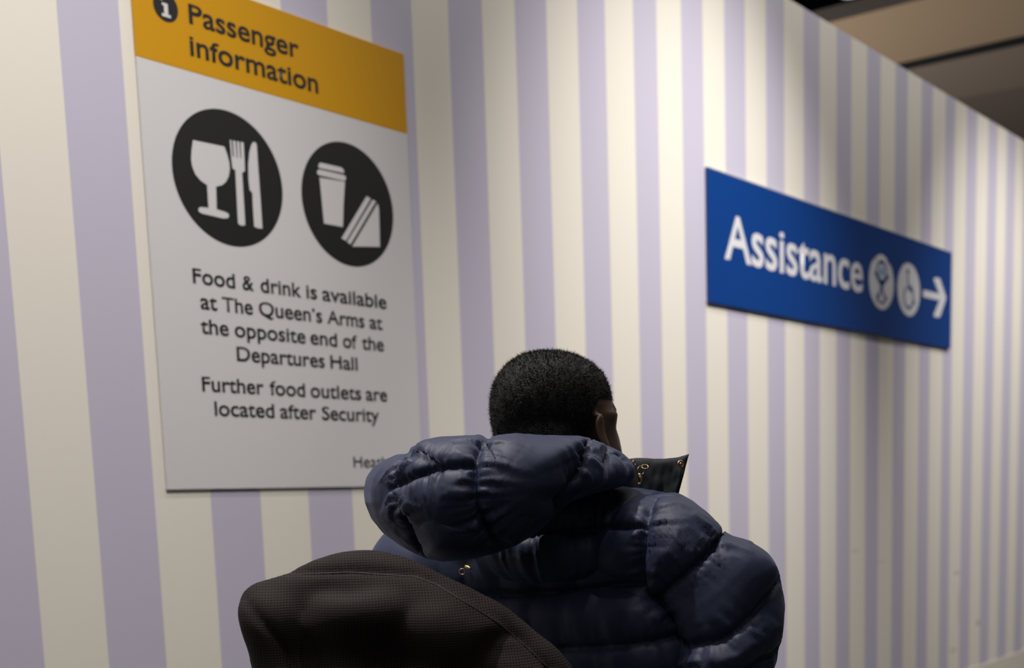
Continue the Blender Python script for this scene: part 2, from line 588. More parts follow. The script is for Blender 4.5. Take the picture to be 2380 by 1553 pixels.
def melt(balls, voxel, smooth=8):
    """balls: (centre, radius or 3x3 matrix of radii) -> numpy verts, polygons"""
    VS, FS, off = [], [], 0
    for c, r in balls:
        v, f = unit_sphere(3)
        if isinstance(r, (int, float)):
            p = v * r
        else:
            p = v @ np.array(r).T
        VS.append(p + np.array(c)); FS.append(f + off); off += len(v)
    V, F = np.vstack(VS), np.vstack(FS)
    me = bpy.data.meshes.new('melt')
    me.from_pydata(V.tolist(), [], F.tolist())
    o = bpy.data.objects.new('melt', me)
    COL.objects.link(o)
    md = o.modifiers.new('r', 'REMESH')
    md.mode = 'VOXEL'; md.voxel_size = voxel
    ev = o.evaluated_get(bpy.context.evaluated_depsgraph_get())
    m2 = bpy.data.meshes.new_from_object(ev)
    bpy.data.objects.remove(o)
    n = len(m2.vertices)
    V = np.empty(n * 3); m2.vertices.foreach_get('co', V); V = V.reshape(-1, 3)
    E = np.empty(len(m2.edges) * 2, dtype=np.int64); m2.edges.foreach_get('vertices', E); E = E.reshape(-1, 2)
    F = [tuple(p.vertices) for p in m2.polygons]
    V = lap(V, E, smooth)
    return V, E, F


def lap(V, E, it, lam=.5):
    n = len(V)
    deg = np.bincount(E.ravel(), minlength=n)[:, None].clip(1)
    for _ in range(it):
        acc = np.empty_like(V)
        for k in range(3):
            acc[:, k] = np.bincount(E[:, 0], V[E[:, 1], k], n) + np.bincount(E[:, 1], V[E[:, 0], k], n)
        V = V + lam * (acc / deg - V)
    return V


def normals(V, F):
    Q = np.array([f if len(f) == 4 else (f[0], f[1], f[2], f[2]) for f in F])
    a, b = V[Q[:, 2]] - V[Q[:, 0]], V[Q[:, 3]] - V[Q[:, 1]]
    n = np.cross(a, b)
    out = np.zeros_like(V)
    for k in range(3):
        for j in range(4):
            out[:, k] += np.bincount(Q[:, j], n[:, k], len(V))
    return out / (np.linalg.norm(out, axis=1)[:, None] + 1e-12)


def make(name, V, F, m, parent, smooth=True):
    me = bpy.data.meshes.new(name)
    me.from_pydata(V.tolist(), [], F)
    me.update()
    return link(name, me, m, parent, smooth)


def fit_outline(V, centre, outline, inset=0, power=2.0, weight=None, bins=240):
    """pull the body's profile onto a measured outline, keeping its depth"""
    x, y, d = to_px(V)
    dx, dy = x - centre[0], y - centre[1]
    th, r = np.arctan2(dy, dx), np.hypot(dx, dy)
    sel = np.ones(len(V), bool) if weight is None else weight > .5
    b = ((th + np.pi) / (2 * np.pi) * bins).astype(int) % bins
    cur = np.zeros(bins)
    np.maximum.at(cur, b[sel], r[sel])
    # target radius
    P = np.array(outline, float) - np.array(centre)
    tgt = np.full(bins, np.nan)
    for i in range(bins):
        a = (i + .5) / bins * 2 * np.pi - np.pi
        u = np.array([math.cos(a), math.sin(a)])
        for p, q in zip(P[:-1], P[1:]):
            e = q - p
            den = u[0] * e[1] - u[1] * e[0]
            if abs(den) < 1e-9:
                continue
            t = (p[0] * e[1] - p[1] * e[0]) / den
            s = (p[0] * u[1] - p[1] * u[0]) / den
            if t > 0 and -1e-6 <= s <= 1 + 1e-6:
                tgt[i] = t if np.isnan(tgt[i]) else max(tgt[i], t)
    ok = ~np.isnan(tgt) & (cur > 5)
    ratio = np.ones(bins)
    ratio[ok] = (tgt[ok] - inset) / cur[ok]
    idx = np.where(ok)[0]
    if len(idx) < bins:   # hold the end values a little way, then fade to 1
        for i in np.where(~ok)[0]:
            dd = np.minimum(np.abs(idx - i), bins - np.abs(idx - i))
            j = dd.argmin()
            w = math.exp(-(dd[j] / (bins * .04)) ** 2)
            ratio[i] = 1 + (ratio[idx[j]] - 1) * w
    k = np.exp(-np.linspace(-2, 2, 5) ** 2 / 1.5); k /= k.sum()
    ratio = np.convolve(np.concatenate([ratio[-2:], ratio, ratio[:2]]), k, 'valid')
    pos = (th + np.pi) / (2 * np.pi) * bins - .5
    i0 = np.floor(pos).astype(int); fr = pos - i0
    ra = ratio[i0 % bins] * (1 - fr) + ratio[(i0 + 1) % bins] * fr
    cu = cur[i0 % bins] * (1 - fr) + cur[(i0 + 1) % bins] * fr
    w = np.clip(r / np.maximum(cu, 1), 0, 1) ** power
    if weight is not None:
        w = w * weight
    s = 1 + (ra - 1) * w
    return from_px(centre[0] + dx * s, centre[1] + dy * s, d)


def trace_seams(V, F, seams, step=4):
    """seams drawn as seen from the front are laid on the skin in space"""
    bvh = BVHTree.FromPolygons([Vector(v) for v in V], F)
    out = []
    for si, pts in enumerate(seams):
        t = 0
        last = None
        for (x0, y0), (x1, y1) in zip(pts[:-1], pts[1:]):
            L = math.hypot(x1 - x0, y1 - y0)
            n = max(1, int(L / step))
            for k in range(n):
                a = k / n
                x, y = x0 + (x1 - x0) * a, y0 + (y1 - y0) * a
                ray = (FW + RI * ((x - CX) / FPX) - UP * ((y - CY) / FPX)).normalized()
                h = bvh.ray_cast(CAM, ray)
                if h[0] is None:
                    h = bvh.find_nearest(CAM + ray * (last if last else 1.6))
                last = (h[0] - CAM).length
                out.append((h[0], t + L * a, si))
            t += L
    return out


def quilt(V, F, pts, A, R, gather=.25, gw=.03, freq=.11, far_levels=None, big=.004, seed=0, gs=None):
    """inflate between the seams; skin stays low at the seam and gathers there"""
    NN = normals(V, F)
    kd = KDTree(len(pts))
    for i, p in enumerate(pts):
        kd.insert(p[0], i)
    kd.balance()
    dist = np.empty(len(V)); g = np.empty(len(V)); lf = np.empty(len(V)); sl = np.empty(len(V))
    nz = noise.noise
    for i, v in enumerate(V):
        co, j, dd = kd.find(v)
        dist[i] = dd
        p = pts[j]
        t = p[1] * freq + p[2] * 17.3
        sk = dd * 22
        q = nz((t, sk * .35, seed + p[2] * 3.1)) + .8 * max(0, .22 - abs(nz((t * 1.4 + 9, sk * .5, seed)))) * 3
        g[i] = q * (gs[p[2]] if gs else 1)
        lf[i] = nz((v[0] * 9, v[1] * 9, v[2] * 9 + seed))
        sl[i] = nz((v[0] * 22 + 5, v[1] * 22, v[2] * 30 + seed))
    if far_levels is not None:
        x, y, d = to_px(V)
        rays = V - CAMn
        rays /= np.linalg.norm(rays, axis=1)[:, None]
        away = np.clip(((NN * rays).sum(1) - .1) / .3, 0, 1)
        lz = np.min(np.abs(V[:, 2][:, None] - np.array(far_levels)[None, :]), axis=1)
        dist = np.where(away > 0, np.minimum(dist + .0, lz * away + dist * (1 - away)), dist)
    t = np.clip(dist / R, 0, 1)
    prof = np.power(1 - (1 - t) ** 2, .42)
    wr = gather * A * g * np.exp(-(dist / gw) ** 1.3) * np.clip(lf + .45, 0, 1) * 1.3 * np.clip(dist / .004, 0, 1)
    h = A * prof + wr * 1.6 + big * lf * t + .0012 * sl * t - .004 * np.exp(-(dist / .004) ** 2)
    return V + NN * h[:, None]


# person's own directions: faces away from the camera, turned right
def frame(phi):
    f0 = Vector((FW.x, FW.y, 0)).normalized()
    r0 = Vector((RI.x, RI.y, 0)).normalized()
    f = f0 * math.cos(phi) + r0 * math.sin(phi)
    r = r0 * math.cos(phi) - f0 * math.sin(phi)
    return r, f


BR, BF = frame(math.radians(30))
NECK = W(1312, 1150, 1.70)
SEAT = .43


def L3(r, f, u):
    return NECK + BR * r + BF * f + Vector((0, 0, u))


def B(px, py, d, rpx):
    return (W(px, py, d), rpx * d / FPX)


HR, HF = frame(math.radians(38))
HC = W(1293, 965, 1.70)
HZ = Vector((0, 0, 1))


def H3(r, f, u):
    return HC + HR * r + HF * f + HZ * u


def ell(c, rr, rf, ru):
    A = np.stack([np.array(HR) * rr, np.array(HF) * rf, np.array(HZ) * ru], 1)
    return (c, A.tolist())


PELV = L3(0, -.02, SEAT + .115 - NECK.z)
KNEE = [L3(s * .12, .44, SEAT + .105 - NECK.z) for s in (-1, 1)]
ANK = [L3(s * .12, .47, .10 - NECK.z) for s in (-1, 1)]
SHO = [L3(-.185, 0, -.09), W(1585, 1285, 1.60)]
ELB = [L3(-.27, .02, -.36), W(1715, 1640, 1.56)]
WRI = [L3(-.10, .26, -.43), L3(.10, .27, -.43)]

person = empty('person', (PELV.x, PELV.y, SEAT), 'seated person seen from behind, short black hair, navy blue puffer jacket', 'person')

# ---- body (one continuous skin: head, neck, trunk, arms, hands, legs, feet)
skin = mat('skin_dark', (.06, .03, .02), .5, spec=.4)
mix_tint(skin, (.048, .025, .016), (.070, .037, .024), 40)
add_bump(skin, 500, .25, .0006, 3)
head = [ell(H3(0, -.018, .022), .077, .096, .082), ell(H3(0, .03, .022), .069, .066, .068),
        ell(H3(0, .045, -.03), .058, .05, .06), ell(H3(0, .03, -.06), .056, .055, .05),
        ell(H3(0, .088, -.088), .022, .02, .02), ell(H3(0, -.055, -.035), .062, .05, .06),
        ell(H3(0, .087, -.058), .027, .017, .02), ell(H3(0, .098, -.055), .019, .010, .006), ell(H3(0, .097, -.067), .017, .010, .007)]
for s in (-1, 1):
    head += [ell(H3(s * .036, .072, .008), .024, .018, .012), ell(H3(s * .045, .062, -.033), .024, .022, .024),
             ell(H3(s * .050, .02, -.070), .022, .035, .028), ell(H3(s * .0815, -.006, -.030), .0055, .015, .030), ell(H3(s * .058, .034, -.022), .020, .036, .045), ell(H3(s * .0125, .100, -.038), .009, .010, .008),
             ell(H3(s * .078, .0, -.052), .006, .008, .011)]
    head += chain(H3(s * .035, .055, -.085), .018, H3(s * .01, .075, -.095), .018)
head += chain(H3(0, .090, .002), .009, H3(0, .112, -.036), .012)
body = list(head)
body += chain(H3(0, -.030, -.06), .056, L3(0, -.01, -.02), .060)
body += chain(L3(0, 0, -.02), .062, L3(-.12, 0, -.10), .05) + chain(L3(0, 0, -.02), .062, L3(.12, 0, -.10), .05)
for u, hw, rr in ((-.14, .10, .065), (-.24, .09, .07), (-.34, .08, .07), (-.44, .08, .07)):
    body += chain(L3(-hw, 0, u), rr, L3(hw, 0, u), rr, 5)
body += chain(L3(0, 0, -.1), .07, PELV, .09)
body += chain(PELV - BR * .07, .095, PELV + BR * .07, .095, 4)
for k, s in enumerate((-1, 1)):
    body += chain(SHO[k] - BR * (.03 if k else -.03), .036, ELB[k], .034) + chain(ELB[k], .040, WRI[k], .026)
    body += chain(PELV + BR * s * .09, .085, KNEE[k], .056) + chain(KNEE[k], .055, ANK[k], .036)
    body += chain(ANK[k] - Vector((0, 0, .04)), .034, ANK[k] + BF * .15 - Vector((0, 0, .065)), .026)
    # hand resting, slightly curled, on the thigh
    w = WRI[k]
    fd = (BF * .8 + BR * (-s) * .35 + Vector((0, 0, -.25))).normalized()
    sd = fd.cross(Vector((0, 0, 1))).normalized()
    for j in (-1.5, -.5, .5, 1.5):
        kn = w + fd * .085 + sd * j * .020
        body += chain(w + sd * j * .008, .017, kn, .0115)
        ln = (.062, .072, .068, .052)[int(j + 1.5)]
        p1 = kn + fd * ln * .45 - Vector((0, 0, .008))
        p2 = p1 + (fd + Vector((0, 0, -.7))).normalized() * ln * .35
        p3 = p2 + (fd + Vector((0, 0, -1.5))).normalized() * ln * .25
        body += chain(kn, .0095, p1, .0088) + chain(p1, .0088, p2, .008) + chain(p2, .008, p3, .007)
    tb = w + fd * .03 - sd * s * .022
    body += chain(tb, .014, tb + fd * .03 - sd * s * .022, .011) + chain(tb + fd * .03 - sd * s * .022, .011, tb + fd * .055 - sd * s * .022, .009)
V, E, F = melt(body, .0042, 5)
HEADPX = [(1148, 1040), (1152, 1010), (1146, 985), (1144, 960), (1144, 930), (1149, 900), (1160, 875), (1183, 848), (1213, 829), (1250, 820), (1297, 819),
          (1335, 828), (1370, 845), (1397, 868), (1409, 893), (1419, 922), (1431, 948), (1436, 963), (1434, 978), (1431, 988), (1435, 1008), (1442, 1032), (1447, 1055), (1452, 1085)]
wz = np.clip((V[:, 2] - (HC.z - .13)) / .05, 0, 1)
V = fit_outline(V, (1290, 970), HEADPX, inset=0, power=1.5, weight=wz)
make('body', V, F, skin, person)

# ---- hair: close crop following the skull
hair_m = mat('hair_black', (.006, .0055, .005), .62, spec=.35)
NNb = normals(V, F)
HRn, HFn = np.array(HR), np.array(HF)
q = V - np.array(HC)
lr, lf_, lu = np.abs(q @ HRn), q @ HFn, q[:, 2]


def hair_amount(lr, lf, lu):
    top = np.clip((lu - .014) / .018, 0, 1) * np.clip((.090 - lf - np.clip(.05 - lu, 0, 1) * .5) / .030, 0, 1)
    back = np.clip((-.012 - lf) / .012 + np.clip((lu - .0) / .03, 0, 1) * 3, 0, 1) * np.clip((lu + .095) / .01, 0, 1) * np.clip((.030 - lf) / .010, 0, 1)
    ear = (lr > .074) & (lf > -.034) & (lf < .022) & (lu < .006)
    return np.maximum(top, back) * (~ear)


ha = hair_amount(lr, lf_, lu)
keep = ha > .05
F2 = [f for f in F if all(keep[i] for i in f)]
used = sorted({i for f in F2 for i in f})
mp = {i: k for k, i in enumerate(used)}
rough = np.array([noise.noise((v[0] * 240, v[1] * 240, v[2] * 240)) for v in V[used]])
VH = V[used] + NNb[used] * ((ha[used] * .0028 + rough * .0014 * ha[used]) - .0006)[:, None]
hair = make('hair', VH, [tuple(mp[i] for i in f) for f in F2], hair_m, person)
hb = add_bump(hair_m, 420, .9, .004, 3)
# short curls standing off the cap
rng = np.random.default_rng(3)
FA = np.array([f for f in F2 if len(f) == 4])
pick = FA[rng.integers(0, len(FA), 60000)]
uv = rng.random((len(pick), 2))
P0 = (V[pick[:, 0]] * ((1 - uv[:, :1]) * (1 - uv[:, 1:])) + V[pick[:, 1]] * (uv[:, :1] * (1 - uv[:, 1:])) + V[pick[:, 2]] * (uv[:, :1] * uv[:, 1:]) + V[pick[:, 3]] * ((1 - uv[:, :1]) * uv[:, 1:]))
NP = NNb[pick[:, 0]]
A0 = ha[pick[:, 0]]
tan = rng.normal(size=P0.shape); tan -= (tan * NP).sum(1)[:, None] * NP
tan /= np.linalg.norm(tan, axis=1)[:, None]
ln = (.0028 + rng.random(len(P0)) * .0018) * (.35 + .65 * A0)
lean = rng.normal(size=P0.shape) * .55
tip = P0 + (NP + lean) * ln[:, None]
wv = tan * .00042
VT = np.empty((len(P0) * 3, 3))
VT[0::3] = P0 + NP * .001 - wv; VT[1::3] = P0 + NP * .001 + wv; VT[2::3] = tip
hs = make('hair_strands', VT, np.arange(len(VT)).reshape(-1, 3).tolist(), mat('hair_strand_black', (.008, .007, .0065), .6, spec=.3), hair, False)
hs['kind'] = 'stuff'
for s in (-1, 1):
    bm = bmesh.new()
    bmesh.ops.create_uvsphere(bm, u_segments=20, v_segments=12, radius=.0125)
    e = from_bm('eye', bm, mat('eye_white', (.55, .5, .46), .2), person, True)
    e.matrix_world = Matrix.Translation(H3(s * .031, .076, -.008))
    bm = bmesh.new()
    bmesh.ops.create_uvsphere(bm, u_segments=16, v_segments=8, radius=.0058)
    e2 = from_bm('iris', bm, mat('iris_brown', (.02, .01, .006), .15), e, True)
    e2.matrix_world = Matrix.Translation(H3(s * .031, .0835, -.008))

# ---- trousers and shoes (below the frame)
tro = []
for k, s in enumerate((-1, 1)):
    tro += chain(PELV + BR * s * .09, .102, KNEE[k], .078) + chain(KNEE[k], .077, ANK[k] + Vector((0, 0, .05)), .058)
tro += chain(PELV - BR * .08, .105, PELV + BR * .08, .105, 4) + chain(PELV, .11, PELV + Vector((0, 0, .12)), .12)
VV, EE, FF = melt(tro, .009, 5)
make('trousers', VV, FF, mat('trouser_charcoal', (.02, .02, .022), .8), person)
for k in range(2):
    a = ANK[k]
    sh = chain(a - BF * .03 + Vector((0, 0, -.035)), .044, a + BF * .07 + Vector((0, 0, -.052)), .042) + chain(a + BF * .07 + Vector((0, 0, -.052)), .042, a + BF * .17 + Vector((0, 0, -.062)), .036)
    VV, EE, FF = melt(sh, .006, 4)
    VV[:, 2] = np.maximum(VV[:, 2], .004)
    make('shoe', VV, FF, mat('shoe_black', (.015, .015, .015), .5), person)

# ------------------------------------------------------------------ jacket
navy = mat('navy_nylon', (.0175, .0240, .059), .58, spec=.35)
bs = navy.node_tree.nodes['Principled BSDF']
bs.inputs['Sheen Weight'].default_value = .12
bs.inputs['Sheen Roughness'].default_value = .35
bs.inputs['Sheen Tint'].default_value = (.45, .55, .95, 1)
add_bump(navy, 38, .16, .004, 3)
gold = mat('gold_metal', (.50, .37, .16), .35, metal=1)
copper = mat('rose_gold', (.50, .33, .23), .35, metal=1)
lining = mat('collar_black_navy', (.006, .008, .014), .7, spec=.3)
add_bump(lining, 60, .2, .003, 3)

trunk = []
for u, hw, rr, ff in ((-.06, .06, .080, 0), (-.12, .145, .085, 0), (-.20, .125, .105, 0), (-.30, .125, .112, .005), (-.40, .125, .115, .005), (-.50, .12, .118, 0), (-.57, .12, .115, 0)):
    trunk += chain(L3(-hw, ff, u), rr, L3(hw, ff, u), rr, 6)
trunk += chain(L3(0, 0, 0), .085, L3(.15, .0, -.10), .08) + chain(L3(0, 0, 0), .085, L3(-.15, .0, -.10), .08)
right = [B(1480, 1250, 1.62, 100), B(1530, 1265, 1.60, 112), B(1590, 1290, 1.59, 118), B(1650, 1345, 1.58, 115), B(1695, 1400, 1.57, 112),
         B(1708, 1470, 1.56, 105), B(1706, 1550, 1.555, 96), B(1705, 1640, 1.55, 90)]
arm = []
for a, b in zip(right[:-1], right[1:]):
    arm += chain(a[0], a[1], b[0], b[1], 4)
arm += chain(ELB[1], .056, WRI[1] - (WRI[1] - ELB[1]).normalized() * .02, .046)
arm += chain(B(1010, 1360, 1.82, 10)[0], .085, L3(-.27, 0, -.22), .082) + chain(L3(-.27, 0, -.22), .082, ELB[0], .065) + chain(ELB[0], .06, WRI[0] - (WRI[0] - ELB[0]).normalized() * .02, .046)
for k in range(16):
    a0 = 2 * math.pi * k / 16
    arm += chain(L3(.075 * math.sin(a0), -.01 + .085 * math.cos(a0), -.06), .04, L3(.070 * math.sin(a0), -.015 + .080 * math.cos(a0), -.005), .024, 3)
arm += chain(L3(-.15, 0, -.10), .08, B(1010, 1350, 1.82, 10)[0], .085)
V, E, F = melt(trunk + arm, .0038, 14)
COATPX = [(1180, 1110), (1280, 1100), (1340, 1106), (1390, 1118), (1430, 1129), (1480, 1131), (1530, 1133), (1575, 1144), (1610, 1163), (1650, 1196), (1682, 1228), (1694, 1244), (1722, 1247), (1760, 1266), (1790, 1289),
          (1808, 1318), (1816, 1350), (1823, 1390), (1825, 1420), (1823, 1455), (1818, 1490), (1808, 1525), (1800, 1560)]
V = fit_outline(V, (1400, 1480), COATPX, inset=17, power=1.2)
coat_seams = [
    [(1570, 1128), (1562, 1141), (1540, 1152), (1527, 1166), (1517, 1193), (1509, 1225), (1503, 1268), (1501, 1308), (1507, 1345), (1522, 1380), (1550, 1420), (1580, 1455), (1600, 1480), (1616, 1510), (1622, 1560), (1622, 1640)],
    [(1150, 1255), (1230, 1243), (1268, 1236), (1330, 1230), (1392, 1226), (1509, 1225)],
    [(1060, 1400), (1119, 1392), (1218, 1387), (1318, 1377), (1417, 1362), (1507, 1352)],
    [(1180, 1508), (1298, 1505), (1417, 1500), (1517, 1490), (1597, 1470)],
    [(1200, 1625), (1450, 1615), (1610, 1600)],
    [(1696, 1240), (1666, 1280), (1616, 1316), (1572, 1350), (1530, 1388)],
    [(1812, 1316), (1796, 1362), (1756, 1425), (1712, 1468), (1672, 1492), (1618, 1500)],
    [(1830, 1470), (1800, 1500), (1740, 1560), (1650, 1600)],
]
sp = trace_seams(V, F, coat_seams)
V = quilt(V, F, sp, .024, .085, .40, .036, .050, far_levels=[.55, .66, .78, .90, 1.02, 1.14], big=.007, seed=3, gs=[.8, .7, .25, .3, .2, 1.1, .4, .3])
V = lap(V, E, 1, .35)
V = fit_outline(V, (1400, 1480), COATPX, inset=0, power=1.5)
V[:, 2] = np.maximum(V[:, 2], SEAT + .004)      # the hem rests on the seat
jacket = make('jacket', V, F, navy, person)
coat_bvh = BVHTree.FromPolygons([Vector(v) for v in V], F)

# ---- hood lying thrown back behind the neck
hoodb = [B(1428, 1092, 1.60, 42), B(1385, 1092, 1.57, 54), B(1320, 1104, 1.53, 68), B(1240, 1110, 1.50, 82), B(1170, 1130, 1.475, 98), B(1090, 1150, 1.47, 112),
         B(1020, 1150, 1.49, 112), B(965, 1150, 1.53, 96), B(925, 1152, 1.57, 72)]
hb2 = [B(1230, 1160, 1.49, 70), B(1140, 1195, 1.475, 88), B(1060, 1215, 1.475, 86), B(1000, 1225, 1.50, 72), B(940, 1195, 1.55, 60)]
hood = []
for lst in (hoodb, hb2):
    for a, b in zip(lst[:-1], lst[1:]):
        hood += chain(a[0], a[1], b[0], b[1], 4)
V, E, F = melt(hood, .0028, 11)
HOODPX = [(1150, 1013), (1175, 1009), (1200, 1007), (1260, 1011), (1345, 1013), (1372, 1018), (1412, 1034), (1448, 1052), (1468, 1072), (1478, 1098), (1470, 1120), (1440, 1134), (1385, 1146),
          (1330, 1166), (1300, 1190), (1270, 1220), (1240, 1245), (1200, 1268), (1150, 1288), (1090, 1302), (1030, 1306), (985, 1298), (935, 1272), (890, 1240), (862, 1205), (848, 1170),
          (845, 1140), (851, 1110), (868, 1085), (895, 1068), (925, 1054), (942, 1057), (950, 1052), (956, 1040), (985, 1022), (1030, 1014), (1090, 1012), (1122, 1013), (1133, 1024), (1142, 1018), (1150, 1013)]
V = fit_outline(V, (1150, 1140), HOODPX, inset=28, power=1.3)
hood_seams = [
    [(1136, 1005), (1131, 1022), (1118, 1045), (1107, 1065), (1103, 1095), (1103, 1140), (1107, 1180), (1120, 1208), (1141, 1238), (1172, 1262), (1190, 1280)],
    [(950, 1040), (944, 1058), (936, 1085), (931, 1110), (927, 1138), (934, 1165), (946, 1185), (960, 1215), (974, 1253), (990, 1300)],
    [(931, 1132), (948, 1122), (969, 1114), (1019, 1099), (1069, 1092), (1103, 1092)],
    [(1362, 1005), (1360, 1019), (1350, 1050), (1340, 1080), (1326, 1104)],
    [(1326, 1104), (1300, 1135), (1275, 1165)],
    [(1360, 1020), (1385, 1030), (1410, 1047), (1428, 1066), (1440, 1090)],
    [(1413, 1028), (1410, 1050), (1400, 1070), (1388, 1092)],
    [(1410, 1058), (1430, 1072), (1446, 1072)],
]
sp = trace_seams(V, F, hood_seams)
V = quilt(V, F, sp, .022, .058, .42, .026, .065, big=.004, seed=11, gs=[1, 1.1, .6, .8, .3, .2, .2, .1])
V = lap(V, E, 1, .3)
V = fit_outline(V, (1150, 1140), HOODPX, inset=0, power=1.6, bins=400)
hood_o = make('hood', V, F, navy, jacket)

# ---- raised collar flap in front of the neck
def sheet(name, top, bot, th, m, parent, nu=60, nv=18, wob=.004, seed=0):
    def at(pts, t):
        s = t * (len(pts) - 1); i = min(int(s), len(pts) - 2); a = s - i
        return pts[i].lerp(pts[i + 1], a)
    bm = bmesh.new()
    G = []
    for side in (0, 1):
        g = []
        for i in range(nu + 1):
            row = []
            for j in range(nv + 1):
                a, b = i / nu, j / nv
                p = at(top, a).lerp(at(bot, a), b)
                w = noise.noise((a * 5 + seed, b * 2.5, 1.3)) * wob + noise.noise((a * 14, b * 5 + seed, 4)) * wob * .4
                edge = min(a, 1 - a, b, 1 - b) * 2
                pf = th * (.25 + .75 * min(1, edge * 6) ** .5)
                p = p - FW * (w + (pf if side == 0 else -pf) * .5)
                row.append(bm.verts.new(p))
            g.append(row)
        G.append(g)
    for side, g in enumerate(G):
        for i in range(nu):
            for j in range(nv):
                q = (g[i][j], g[i + 1][j], g[i + 1][j + 1], g[i][j + 1])
                bm.faces.new(q if side == 0 else q[::-1])
    rim = [(i, 0) for i in range(nu)] + [(nu, j) for j in range(nv)] + [(i, nv) for i in range(nu, 0, -1)] + [(0, j) for j in range(nv, 0, -1)]
    for (i, j), (k, l) in zip(rim, rim[1:] + rim[:1]):
        bm.faces.new((G[0][i][j], G[1][i][j], G[1][k][l], G[0][k][l]))
    return from_bm(name, bm, m, parent, True)


top = [W(1400, 1090, 1.68), W(1455, 1068, 1.66), W(1480, 1065, 1.65), W(1510, 1066, 1.645), W(1545, 1067, 1.64), W(1572, 1064, 1.635), W(1601, 1056, 1.63)]
bot = [W(1400, 1200, 1.68), W(1450, 1200, 1.66), W(1480, 1200, 1.65), W(1505, 1195, 1.645), W(1530, 1190, 1.64), W(1556, 1180, 1.635), W(1577, 1150, 1.63)]
sheet('collar_flap', top, bot, .012, lining, jacket, wob=.0035, seed=2)


def ringm(name, c, R, r, ax, m, parent):
    bm = bmesh.new()
    n1, n2 = 28, 10
    z = ax.normalized(); x = z.orthogonal().normalized(); y = z.cross(x)
    vs = []
    for i in range(n1):
        a = 2 * math.pi * i / n1
        d = x * math.cos(a) + y * math.sin(a)
        vs.append([bm.verts.new(c + d * (R + r * math.cos(2 * math.pi * j / n2)) + z * r * math.sin(2 * math.pi * j / n2)) for j in range(n2)])
    for i in range(n1):
        for j in range(n2):
            bm.faces.new((vs[i][j], vs[(i + 1) % n1][j], vs[(i + 1) % n1][(j + 1) % n2], vs[i][(j + 1) % n2]))
    return from_bm(name, bm, m, parent, True)


def pill(name, a, b, r, m, parent, flat=1.0):
    V, E, F = melt(chain(a, r * .75, a.lerp(b, .5), r) + chain(a.lerp(b, .5), r, b, r * .7), r / 5, 2)
    return make(name, V, F, m, parent)


VD = -FW
ringm('snap_button', W(1582, 1079, 1.612), .0042, .0012, VD + RI * .3, copper, jacket)
bm = bmesh.new(); bmesh.ops.create_uvsphere(bm, u_segments=16, v_segments=10, radius=.0032)
o = from_bm('snap_button', bm, copper, jacket, True); o.matrix_world = Matrix.Translation(W(1582, 1079, 1.613))
zp = pill('zip_pull', W(1486, 1104, 1.61), W(1490, 1118, 1.61), .0034, gold, jacket)
pill('zip_pull', W(1481, 1127, 1.608), W(1488, 1124, 1.608), .0022, gold, jacket)
ringm('zip_ring', W(1499, 1085, 1.615), .0045, .0006, VD + UP * .9, gold, jacket)
ringm('zip_ring', W(1489, 1094, 1.613), .006, .0005, VD + RI * .8, gold, jacket)
ringm('zip_ring', W(1474, 1076, 1.60), .0035, .0006, VD + RI * 1.2, gold, jacket)


def on_coat(px, py, lift):
    ray = (FW + RI * ((px - CX) / FPX) - UP * ((py - CY) / FPX)).normalized()
    h = coat_bvh.ray_cast(CAM, ray)
    return h[0] - ray * lift


pill('cord_stopper', on_coat(1083, 1317, .006), on_coat(1092, 1322, .006), .0032, gold, jacket)
ringm('cord_ring', on_coat(1074, 1329, .004), .0042, .0006, VD, gold, jacket)

# ------------------------------------------------------------------ bag in front
mesh_m = mat('black_mesh', (.012, .010, .0105), .8, spec=.2)
b = mesh_m.node_tree.nodes['Principled BSDF']
tc = N(mesh_m, 'ShaderNodeTexCoord')
rot = N(mesh_m, 'ShaderNodeMapping')
rot.inputs['Rotation'].default_value = (0, 0, math.pi / 2 - math.atan2(FW.y, FW.x) + math.radians(-8))
LK(mesh_m, tc.outputs['Object'], rot.inputs[0])
se = N(mesh_m, 'ShaderNodeSeparateXYZ')
LK(mesh_m, rot.outputs[0], se.inputs[0])
waves = []
for ax, pitch in ((0, .0036), (2, .0030)):
    mu = N(mesh_m, 'ShaderNodeMath', operation='MULTIPLY'); mu.inputs[1].default_value = 2 * math.pi / pitch
    si = N(mesh_m, 'ShaderNodeMath', operation='SINE')
    LK(mesh_m, se.outputs[ax], mu.inputs[0]); LK(mesh_m, mu.outputs[0], si.inputs[0])
    waves.append(si.outputs[0])
mx = N(mesh_m, 'ShaderNodeMath', operation='MAXIMUM')
LK(mesh_m, waves[0], mx.inputs[0]); LK(mesh_m, waves[1], mx.inputs[1])
mr = N(mesh_m, 'ShaderNodeMapRange')
mr.inputs[1].default_value = -.6; mr.inputs[2].default_value = .7
LK(mesh_m, mx.outputs[0], mr.inputs[0])
cr = N(mesh_m, 'ShaderNodeMix', data_type='RGBA')
cr.inputs[6].default_value = (.0012, .001, .001, 1)
cr.inputs[7].default_value = (.019, .0125, .0122, 1)
LK(mesh_m, mr.outputs[0], cr.inputs[0])
LK(mesh_m, cr.outputs[2], b.inputs['Base Color'])
bu = N(mesh_m, 'ShaderNodeBump'); bu.inputs['Strength'].default_value = .5; bu.inputs['Distance'].default_value = .0012
LK(mesh_m, mr.outputs[0], bu.inputs['Height']); LK(mesh_m, bu.outputs[0], b.inputs['Normal'])

